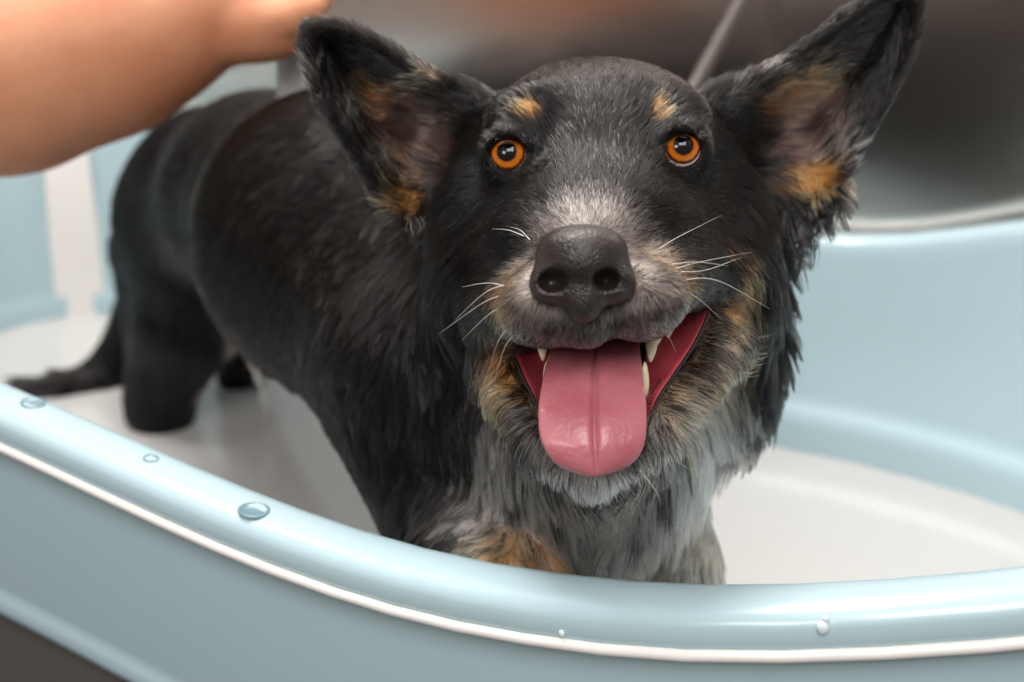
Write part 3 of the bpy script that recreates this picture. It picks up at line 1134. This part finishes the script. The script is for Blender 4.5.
lip_r = [(712, 291, 56.9), (708, 314, 56.0), (694, 344, 54.9), (674, 374, 53.7), (657, 400, 52.6), (649, 425, 51.9), (640, 450, 51.4)]
lip_l = [(512, 346, 56.0), (516, 359, 55.2), (524, 378, 54.2), (534, 398, 53.0), (540, 420, 52.0), (546, 444, 51.4)]
tag(patch(lip_r[:6], [(705, 290, 57.2), (690, 309, 57.0), (670, 328, 56.8), (650, 346, 56.0), (640, 376, 54.8), (640, 405, 53.2)], 0.25, m_gum, 'gum'),
    'wet red inner cheek at the open mouth corner')
tag(patch(lip_l[:5], [(520, 340, 56.8), (536, 343, 56.6), (549, 358, 56.0), (549, 385, 54.6), (547, 408, 53.2)], 0.22, m_gum, 'gum'),
    'wet red inner cheek beside the tongue')
for pts, lab in ((lip_r, 'dark lip edge'), (lip_l, 'dark lip edge')):
    q = spline([P(*p) for p in pts], 26)
    v_, f_ = tube(to_world(q + np.array([0, -0.05, 0.03])), np.interp(np.arange(26), [0, 6, 25], [0.0003, 0.0007, 0.0006]), 10)
    tag(mesh_obj('lip', v_, f_, m_lip, dog), lab)


def tooth(root, tip, r, lab):
    a, b = P(*root), P(*tip)
    ts = np.linspace(0, 1, 9)
    pts = np.array([a + (b - a) * t + np.array([0, 0, -0.10 * math.sin(math.pi * t)]) for t in ts])
    rad = [r * x for x in (0.80, 0.95, 1.0, 0.98, 0.92, 0.82, 0.66, 0.46, 0.16)]
    v_, f_ = tube(to_world(pts), np.array(rad) / 100, 14)
    tag(mesh_obj('tooth', v_, f_, m_tooth, dog), lab)


tooth((542, 338, 53.2), (543, 361, 52.7), 0.19, 'upper fang')
tooth((547, 388, 53.0), (546, 362, 52.5), 0.15, 'lower fang')
tooth((652, 330, 53.6), (650.5, 362, 52.9), 0.24, 'upper fang')
tooth((643, 396, 52.6), (645, 362, 52.2), 0.20, 'lower fang')
tooth((656, 326, 53.9), (657, 345, 53.5), 0.24, 'small upper tooth')
tooth((668, 322, 54.9), (668, 338, 54.7), 0.20, 'small upper tooth')
m_pal = mat('orange_pink_gum', lin(206, 140, 104), rough=0.3, coat=0.5, sss=0.2)
gm = Field()
gm.cone(P(641, 333, 53.6), P(668, 327, 54.9), 0.30, 0.26, 0.1)
GV, GQ = gm.mesh(0.08)
GQ = orient_world_quads(GV, GQ, gm)
tag(big_mesh('upper_gum', to_world(GV), GQ[:, ::-1], m_pal, dog), 'pale orange upper gum above the fang')

# ------------------------------------------------------------------ fur
# (px, py, depth, dx, dy, dz, length, lift, clump, thickness)
GUIDES = [
    # muzzle
    (520, 300, 51, -.8, -.30, .6, .42, .35, .10, 1), (668, 295, 51, .8, -.30, .6, .42, .35, .10, 1), (586, 335, 50, .0, -1, .1, .40, .45, .10, 1),
    (545, 330, 51, -.35, -1, .1, .45, .45, .1, 1), (645, 325, 51, .4, -1, .1, .45, .45, .1, 1), (590, 222, 52.5, 0, .6, .8, .35, .25, .1, 1),
    (550, 232, 53.5, -.6, .35, .7, .4, .25, .1, 1), (636, 230, 53.5, .6, .35, .7, .4, .25, .1, 1),
    (597, 180, 55.5, 0, 1, .4, .42, .2, .25, .9), (570, 160, 56, -.35, .9, .4, .42, .2, .35, .9), (625, 160, 56, .35, .9, .4, .42, .2, .35, .9),
    (597, 100, 57.5, 0, .7, .7, .55, .16, .5, .9), (535, 110, 56.5, -.5, .6, .5, .6, .28, .55, .9), (655, 110, 56.5, .5, .6, .5, .6, .28, .55, .9),
    (505, 128, 56.2, -.75, .35, .5, .6, .2, .4, 1), (688, 124, 56.2, .75, .35, .5, .6, .2, .4, 1),
    (508, 182, 56, -.6, -.5, .5, .5, .2, .3, 1), (684, 176, 56, .6, -.5, .5, .5, .2, .3, 1),
    (478, 165, 59, -.8, -.2, .6, .8, .15, .4, 1), (716, 160, 59, .8, -.2, .6, .8, .15, .4, 1),
    (475, 235, 59, -.45, -.7, .5, 1.0, .2, .45, 1), (722, 235, 59, .5, -.65, .5, 1.0, .2, .45, 1),
    (597, 60, 61.5, 0, .8, .8, 1.2, .42, .75, 1.2), (540, 68, 61.5, -.45, .8, .7, 1.2, .4, .75, 1.2), (655, 66, 61.5, .45, .8, .7, 1.2, .4, .75, 1.2), (500, 100, 61, -.6, .3, .8, 1.0, .15, .5, 1), (698, 95, 61, .6, .3, .8, 1.0, .15, .5, 1),
    (535, 250, 54, -.8, -.2, .6, .5, .25, .15, 1), (655, 248, 54, .8, -.2, .6, .5, .25, .15, 1),
    # cheeks and ruff
    (450, 300, 62, -.1, -1, .2, 1.8, .12, .8, 1.1), (775, 300, 63, .4, -.9, .1, 3.2, .40, .8, 1.1), (770, 240, 63, .35, -.95, .1, 3.2, .35, .8, 1.1),
    (745, 290, 60, .5, -.8, .2, 1.6, .3, .6, 1), (505, 375, 58, -.15, -1, .1, 1.8, .25, .6, 1), (715, 375, 59.5, .45, -.85, .2, 2.0, .35, .55, 1),
    (765, 360, 65, .5, -.85, .1, 3.0, .4, .8, 1.1), (440, 230, 63, 0, -1, .2, 1.8, .12, .8, 1.1), (470, 400, 65, -.08, -1, .1, 1.8, .08, .8, 1.1), (420, 300, 72, -.2, -.9, .3, 1.4, .03, .8, 1.2), (700, 310, 57.5, .5, -.8, .3, .7, .25, .3, 1),
    (500, 320, 57.5, -.4, -.9, .3, .8, .25, .3, 1),
    (520, 420, 56, -.3, -.9, .3, 1.0, .3, .4, 1), (593, 485, 52, 0, -1, .35, 1.0, .3, .35, 1), (655, 440, 54, .5, -.8, .35, 1.2, .4, .35, 1),
    # chest
    (590, 530, 60, 0, -1, .1, 3.4, .18, .85, 1.2), (500, 460, 63, -.12, -1, .1, 3.6, .22, .85, 1.2), (705, 440, 64, .25, -.95, .1, 3.2, .25, .75, 1.1),
    (685, 530, 65, .05, -1, .1, 3.0, .2, .75, 1.1), (560, 450, 60, -.05, -1, .1, 3.0, .2, .8, 1.2), (640, 470, 60, .15, -1, .1, 3.0, .25, .75, 1.2),
    (510, 585, 60, -.05, -1, .1, .8, .1, .5, 1.1), (480, 585, 62, -.05, -1, .1, .8, .1, .5, 1.1), (660, 600, 66, 0, -1, .1, 1.6, .15, .7, 1.2),
    # trunk
    (425, 430, 67, -.12, -.97, .2, 1.6, .03, .8, 1.2), (370, 430, 74, -.1, -1, .15, 2.3, .14, .92, 1.3), (340, 250, 78, -.40, -.75, .5, 1.3, .02, .7, 1.2),
    (340, 130, 80, -.5, -.1, .85, 1.2, .02, .65, 1.2), (260, 115, 95, -.4, -.1, .9, 1.2, .02, .65, 1.3), (190, 115, 108, -.75, -.4, .5, 1.2, .02, .7, 1.3),
    (300, 350, 88, -.25, -.9, .3, 1.7, .05, .85, 1.3), (255, 250, 98, -.3, -.9, .35, 1.4, .02, .8, 1.3), (180, 220, 103, -.15, -.97, .2, 1.4, .02, .8, 1.3),
    (180, 330, 103, -.1, -1, .1, 1.5, .03, .85, 1.3), (160, 400, 107, 0, -1, .1, 1.5, .04, .85, 1.3), (255, 360, 113, 0, -1, .1, 1.4, .05, .8, 1.3),
    (118, 250, 108, -.1, -1, .1, 1.5, .03, .85, 1.3),
    (140, 330, 118, -.4, -.9, 0, 3.0, .15, .8, 1.8), (85, 388, 117, -1, -.12, 0, 3.0, .15, .8, 1.8), (40, 394, 115, -1, -.1, 0, 3.0, .15, .8, 1.8),
    # ears
    (450, 165, 64, -.75, .3, .1, 2.0, .5, .65, 1), (385, 110, 62.5, -.8, .4, 0, 1.5, .4, .65, 1), (325, 45, 61, -.55, .8, 0, .8, .25, .5, 1),
    (430, 75, 62, -.8, .45, 0, .8, .3, .5, 1), (370, 35, 61, -.8, .5, .1, .8, .3, .5, 1), (390, 200, 63, -.5, -.8, 0, 1.4, .25, .75, 1), (345, 140, 61.5, -.4, .8, 0, .7, .12, .6, 1), (375, 185, 62, -.3, .3, 0, .8, .15, .6, 1),
    (770, 140, 64.5, .8, .3, .1, 2.0, .5, .65, 1), (825, 85, 63, .75, .55, 0, 1.5, .4, .65, 1), (900, 10, 61.2, .45, .9, 0, .9, .25, .5, 1),
    (780, 62, 62.5, .7, .6, 0, .8, .3, .5, 1), (835, 22, 61.8, .75, .6, .1, 1.0, .3, .5, 1), (830, 195, 63, .55, -.8, 0, 1.4, .25, .75, 1), (880, 118, 61.8, .4, .8, 0, .7, .12, .6, 1), (850, 160, 62.3, .3, .3, 0, .8, .15, .6, 1),
]
GP = np.array([P(*g[:3]) for g in GUIDES])
GD = np.array([g[3:6] for g in GUIDES], float)
GD /= np.linalg.norm(GD, axis=1)[:, None]
GA = np.array([g[6:10] for g in GUIDES], float)


def guide(p):
    d2 = ((p[:, None, :] - GP[None]) ** 2).sum(-1)
    w = 1.0 / (d2 + 0.5) ** 2
    w /= w.sum(1)[:, None]
    return w @ GD, w @ GA


def fur_density(p):
    m = np.ones(len(p))
    m[mouth_mask(p)] = 0
    for E in EYES:
        m[np.linalg.norm((p - E['ap']) / np.array((0.93, 0.80, 2.0)), axis=1) < 1] = 0
    m[np.linalg.norm((p - P(582, 266, 48.6)) / np.array((1.70, 1.42, 1.9)), axis=1) < 1] = 0
    m[np.linalg.norm((p - P(582, 300, 48.2)) / np.array((0.9, 0.75, 1.5)), axis=1) < 1] = 0
    w = to_world(p)[:, 2] - WATER
    m[w < -0.012] = 0
    return m


tri = np.concatenate([HQ[:, [0, 1, 2]], HQ[:, [0, 2, 3]]])
e1, e2 = HV[tri[:, 1]] - HV[tri[:, 0]], HV[tri[:, 2]] - HV[tri[:, 0]]
tn = np.cross(e1, e2)
ta = np.linalg.norm(tn, axis=1) * 0.5
tn /= np.maximum(ta, 1e-9)[:, None] * 2
tc_ = HV[tri].mean(1)
face = -(tn * (tc_ / np.linalg.norm(tc_, axis=1)[:, None])).sum(1)
gd, ga = guide(tc_)
# strands per cm2: many where the hair is short, fewer where it is long
dens = np.interp(ga[:, 0], [0.35, 0.6, 1.0, 1.4, 2.0, 3.5], [260, 170, 100, 70, 45, 28]) * np.interp(face, [-0.5, -0.1], [0.25, 1.0])
dens *= np.interp(tc_[:, 2], [72, 100], [1.0, 0.7])
dens *= fur_density(tc_)


def grow(name, sel, scale, seed, label):
    r_ = np.random.default_rng(seed)
    wgt = ta * dens * sel * scale
    N = int(wgt.sum())
    i = r_.choice(len(wgt), N, p=wgt / wgt.sum())
    a, b = r_.random(N), r_.random(N)
    sw = a + b > 1
    a[sw], b[sw] = 1 - a[sw], 1 - b[sw]
    root = HV[tri[i, 0]] + a[:, None] * e1[i] + b[:, None] * e2[i]
    ok = fur_density(root) > 0
    root, i = root[ok], i[ok]
    N = len(root)
    nrm = body.grad(root, 0.15)
    D, A = guide(root)
    L, lift, clump, thick = A.T
    L = L * r_.uniform(0.65, 1.2, N)
    D = D + r_.normal(0, 1, (N, 3)) * 0.12
    sw_ = np.stack([np.sin(root @ v + ph) for v, ph in (((1.1, .7, .5), .3), ((-.8, 1.2, .4), 1.9), ((.6, -.9, 1.0), 4.1))], 1)
    sw_ += 0.6 * np.stack([np.sin(root @ v + ph) for v, ph in (((2.3, -1.7, .9), 2.3), ((1.9, 2.1, -.8), .9), ((-1.6, 2.2, 1.3), 3.1))], 1)
    D = D + sw_ * (0.17 * np.clip(L / 0.8, 0.4, 1.2) * np.where(root[:, 2] > 70, 0.45, 1.0))[:, None]
    D -= nrm * (D * nrm).sum(1)[:, None]
    D /= np.maximum(np.linalg.norm(D, axis=1), 1e-6)[:, None]
    npt = 6
    pts = np.zeros((N, npt, 3))
    pts[:, 0] = root - nrm * 0.02
    wav = r_.uniform(0, 6.28, N)
    side = np.cross(nrm, D)
    cur = root.copy()
    for s in range(1, npt):
        t = s / (npt - 1)
        dirn = D + nrm * (lift * (1.25 - 0.9 * t))[:, None] + DOWN * (np.clip(L - 1.0, 0, 2.5) * 0.12 * t)[:, None]
        dirn = dirn + side * (0.16 * np.sin(wav + t * 4.5) * np.clip(L, 0.3, 1.3))[:, None]
        dirn /= np.linalg.norm(dirn, axis=1)[:, None]
        cur = cur + dirn * (L / (npt - 1))[:, None]
        d = body(cur)
        need = (0.04 + lift * L * t * 0.35) - d
        push = np.clip(need, 0, 0.6)
        m = push > 0
        if m.any():
            g = body.grad(cur[m], 0.15)
            cur[m] += g * push[m][:, None]
        pts[:, s] = cur
    # clumps: strands gather towards their clump's leader at the tips
    csz = np.interp(L, [0.4, 1.0, 2.0, 3.5], [9, 16, 22, 24])
    lead = np.nonzero(r_.random(N) < 1.0 / csz)[0]
    kd = KDTree(len(lead))
    for q, l in enumerate(lead):
        kd.insert(root[l], q)
    kd.balance()
    near = np.array([lead[kd.find(p)[1]] for p in root])
    tt = (np.arange(npt) / (npt - 1))[None, :, None] ** 0.9
    k = clump[:, None, None] * tt
    delta = pts[near] - root[near][:, None] + root[:, None]
    gather = pts[near]
    pts = pts * (1 - k) + gather * k
    big = np.nonzero(r_.random(N) < 1.0 / (csz * 7))[0]
    kd = KDTree(len(big))
    for q, l in enumerate(big):
        kd.insert(root[l], q)
    kd.balance()
    nb_ = np.array([big[kd.find(p)[1]] for p in root])
    k = (np.clip(clump - 0.35, 0, 1) * np.clip((L - 0.7) / 0.8, 0, 1) * np.where(root[:, 2] > 70, 0.45, 0.75))[:, None, None] * tt
    pts = pts * (1 - k) + (pts[nb_] * 0.8 + 0.2 * pts) * k
    # colour per strand: patches by chance, partly shared within a clump
    w = coat_weights(root)
    u = r_.random((N, len(PATCHES)))
    uc = r_.random((N, len(PATCHES)))[near]
    mix = (r_.random(N) < 0.55 * np.clip(clump * 1.3, 0, 1))[:, None]
    u = np.where(mix, uc, u)
    col = np.where(r_.random((N, 1)) < 0.5, BLACK, SOOT) * r_.uniform(0.7, 1.35, (N, 1))
    salt = r_.random(N) < np.where(root[:, 2] > 70, 0.0, 0.06)
    col[salt] = np.array((0.13, 0.115, 0.108)) * r_.uniform(0.5, 1.6, (salt.sum(), 1))
    for q in range(len(PATCHES)):
        hit = u[:, q] < w[:, q]
        col[hit] = PT_COL[q] * r_.uniform(0.7, 1.25, (hit.sum(), 1))
    hc = bpy.data.hair_curves.new(name)
    hc.add_curves([npt] * N)
    W = to_world(pts.reshape(-1, 3)) - np.array(dog_base)
    hc.attributes['position'].data.foreach_set('vector', W.astype(np.float32).ravel())
    rad = np.interp(L, [0.3, 0.6, 1.5, 3.5], [0.010, 0.013, 0.018, 0.022])[:, None] * thick[:, None] * np.array([1, 1, .95, .8, .6, .25])[None]
    ra = hc.attributes.get('radius') or hc.attributes.new('radius', 'FLOAT', 'POINT')
    ra.data.foreach_set('value', (rad / 100).astype(np.float32).ravel())
    ca = hc.attributes.new('coat', 'FLOAT_COLOR', 'CURVE')
    ca.data.foreach_set('color', np.concatenate([np.clip(col, 0.004, 0.9), np.ones((N, 1))], 1).astype(np.float32).ravel())
    hc.materials.append(m_wet if name == 'body_fur' else m_hair)
    o = bpy.data.objects.new(name, hc)
    COL.objects.link(o)
    o.parent = dog
    tag(o, label, kind='stuff')
    print(name, N)
    return o


is_ear = np.zeros(len(tc_))
for G in EARS:
    kd = KDTree(G.shape[0] * G.shape[1])
    for q, p in enumerate(G.reshape(-1, 3)):
        kd.insert(p, q)
    kd.balance()
    cand = np.nonzero((np.abs(tc_ - G.reshape(-1, 3).mean(0)).max(1) < 9))[0]
    for q in cand:
        if kd.find(tc_[q])[2] < 0.75:
            is_ear[q] = 1
is_head = ((tc_[:, 2] < 60.5) & (tc_[:, 1] > P(0, 470, 53)[1])) | ((tc_[:, 2] < 67) & (tc_[:, 1] > P(0, 215, 62)[1]))
is_head = is_head * (1 - is_ear)
chest = (1 - is_head) * (1 - is_ear) * (tc_[:, 2] < 68.5) * (tc_[:, 0] > P(475, 0, 66)[0])
trunk = (1 - is_head) * (1 - is_ear) * (1 - chest)
grow('face_fur', is_head, 1.0, 1, 'short black, tan and grey face fur')
grow('ear_fur', is_ear, 1.5, 2, 'tufted black and tan ear fur')
grow('chest_fur', chest, 1.6, 3, 'long grey, white and tan chest and neck fur')
grow('body_fur', trunk, 1.6, 4, 'wet black fur slicked down the body')

# whiskers
m_whisk = mat('white_whisker', lin(235, 228, 220), rough=0.4)
WH = [((518, 290, 50.5), (490, 283, 51), (462, 287, 52)), ((512, 283, 50.8), (486, 292, 51), (455, 320, 53)), ((514, 296, 50.5), (488, 300, 51), (440, 333, 53)),
      ((516, 305, 50.5), (492, 312, 51), (462, 340, 53)), ((520, 318, 50.5), (500, 338, 51), (488, 372, 53)), ((526, 326, 50.5), (506, 345, 51), (492, 388, 53)),
      ((530, 240, 52.5), (520, 230, 53), (505, 226, 54)), ((524, 236, 52.8), (508, 230, 53.4), (492, 229, 54.5)),
      ((670, 270, 51), (700, 262, 52), (752, 252, 54)), ((676, 272, 51), (706, 270, 52), (742, 257, 54)), ((674, 281, 51), (716, 280, 52), (770, 309, 54.5)),
      ((672, 264, 51), (698, 262, 52), (728, 266, 54)), ((660, 248, 52), (680, 236, 53), (722, 215, 56)), ((678, 286, 51), (700, 300, 52), (722, 320, 54)),
      ((655, 320, 51), (668, 336, 51.5), (676, 352, 52.5)), 
      ((648, 420, 52.6), (670, 420, 53), (693, 425, 54)), ((650, 450, 52.6), (668, 456, 53), (690, 470, 54)), ((640, 470, 52), (655, 490, 52.5), (662, 506, 53.5))]
for w_ in WH:
    q = spline([P(*p) for p in w_], 12)
    v_, f_ = tube(to_world(q), np.linspace(0.00016, 0.00004, 12), 5)
    mesh_obj('whisker', v_, f_, m_whisk, dog)

# ------------------------------------------------------------------ the person's arm
m_skin = mat('warm_skin', lin(206, 146, 112), rough=0.55, spec=0.3, sss=0.25, sss_s=0.005, c2=lin(190, 124, 90), nscale=18, bump=0.35, bscale=140)
DA = 82.0
arm = Field()
arm.cone(P(-420, 140, DA + 3), P(-120, 92, DA + 1), 5.2, 5.9, 2)
arm.cone(P(-120, 92, DA + 1), P(10, 70, DA), 5.9, 5.55, 2)
arm.cone(P(10, 70, DA), P(105, 47, DA), 5.55, 4.75, 2)
arm.cone(P(105, 47, DA), P(165, 24, DA), 4.75, 3.7, 2)
arm.cone(P(165, 24, DA), P(215, 8, DA), 3.7, 2.9, 2)
arm.ell(P(258, 8, DA), (3.0, 2.6, 2.0), 1.6)                     # palm, back of the hand to the camera
arm.ell(P(262, 34, DA - 0.6), (2.6, 1.5, 1.6), 1.2)               # ball of the thumb
arm.cone(P(250, 24, DA - 1.2), P(290, 18, DA - 1.9), 1.35, 0.95, 0.7)


def finger(pts, rs):
    for a, b, ra, rb in zip(pts, pts[1:], rs, rs[1:]):
        arm.cone(P(*a), P(*b), ra, rb, 0.25)


finger([(290, 18, DA - 1.9), (308, 10, DA - 2.2), (316, 5, DA - 1.4)], [0.95, 0.8, 0.68])                               # thumb
finger([(290, -4, DA + 0.6), (308, -14, DA + 0.4), (321, -2, DA + 1.6), (316, 8, DA + 3.2)], [0.9, 0.82, 0.74, 0.66])  # index
finger([(288, -20, DA + 0.9), (322, -32, DA + 0.8), (328, -18, DA + 2.8), (314, -2, DA + 4.2)], [1.0, 0.95, 0.87, 0.74])
finger([(280, -32, DA + 1.0), (312, -48, DA + 1.0), (331, -36, DA + 3.0), (316, -20, DA + 4.3)], [0.97, 0.9, 0.82, 0.7])
finger([(268, -40, DA + 1.0), (294, -60, DA + 1.0), (312, -52, DA + 2.6), (302, -38, DA + 3.7)], [0.85, 0.78, 0.7, 0.6])
AV, AQ = arm.mesh(0.3)
AQ = orient_world_quads(AV, AQ, arm)
per = big_mesh('person', to_world(AV), AQ[:, ::-1], m_skin)
tag(per, 'person reaching in from the upper left, only bare forearm and closed hand in view', 'person')

# ------------------------------------------------------------------ hose against the wall, shower head, running water
m_hose = mat('grey_hose', lin(84, 76, 72), rough=0.45, metal=0.0)
hose_pts = spline([P(806, -110, 100), P(760, -30, 100), P(742, 0, 100), P(698, 80, 99), P(662, 145, 97), P(632, 205, 95), P(610, 262, 93)], 60)
hv, hf = tube(to_world(hose_pts), 0.0052 + 0.0003 * np.sin(np.arange(60) * 2.1), 12)
tag(mesh_obj('shower_hose', hv, hf, m_hose), 'thin grey hose hanging slantwise in front of the steel wall', 'hose')

m_head = mat('pale_plastic', lin(226, 220, 216), rough=0.3, coat=0.3)
m_face = mat('spray_plate', lin(190, 188, 186), rough=0.35)
hd = empty('shower_sprayer', to_world(P(300, 20, 86)))
tag(hd, 'pale hand-held shower sprayer gripped by the hand, pointing down at the dog', 'sprayer')
axis = spline([P(312, -60, 86.5), P(306, -20, 86.2), P(300, 14, 86), P(297, 38, 86), P(296, 50, 86)], 20)
hv, hf = tube(to_world(axis), np.interp(np.arange(20), [0, 9, 13, 17, 19], [0.010, 0.011, 0.014, 0.0165, 0.0160]), 24)
mesh_obj('housing', hv, hf, m_head, hd)
c = P(296, 50, 86)
hv, hf = tube(to_world(np.array([c, c + DOWN * 0.25])), 0.0140, 24)
tag(mesh_obj('spray_plate', hv, hf, m_face, hd), 'grey spray plate')
m_jet = bpy.data.materials.new('falling_water')
m_jet.use_nodes = True
b = m_jet.node_tree.nodes['Principled BSDF']
b.inputs['Base Color'].default_value = (0.92, 0.93, 0.94, 1)
b.inputs['Roughness'].default_value = 0.08
b.inputs['Transmission Weight'].default_value = 0.55
b.inputs['IOR'].default_value = 1.33
V_, F_ = [], []
for q in range(46):
    a, r = q * 2.39996, 1.25 * math.sqrt((q + 0.5) / 46)
    st = c + DOWN * 0.2 + np.array([r * math.cos(a), 0, r * math.sin(a)])
    L_ = 0.2
    while L_ < 12 and float(body((st + DOWN * L_ + np.array([0.03 * math.cos(a) * L_, 0, 0.03 * math.sin(a) * L_]))[None])[0]) > -0.1:
        L_ += 0.15
    en = st + DOWN * L_ + np.array([0.03 * math.cos(a) * L_, 0, 0.03 * math.sin(a) * L_])
    pts = st + (en - st) * np.linspace(0, 1, 7)[:, None]
    v_, f_ = tube(to_world(pts), np.array([0.6, 0.8, 0.7, 0.9, 0.75, 0.95, 0.7]) * 0.0011, 6)
    F_ += [tuple(i + len(V_) for i in f) for f in f_]
    V_ += list(v_)
o = mesh_obj('falling_water', V_, F_, m_jet)
tag(o, 'whitish shower of water jets falling onto the back of the dog', 'water jets', kind='stuff')
m_run = mat('white_runnel', lin(214, 208, 202), rough=0.12, coat=0.6)
pts = spline([P(237, 326, 101.5), P(244, 342, 102.5), P(254, 368, 104.4), P(262, 390, 106.0), P(268, 416, 109.0)], 26)
v_, f_ = tube(to_world(pts), 0.0022 + 0.0007 * np.sin(np.arange(26) * 1.3), 8)
tag(mesh_obj('water_trickle', v_, f_, m_run), 'thin white trickle of water running off the belly into the bath', 'trickle')
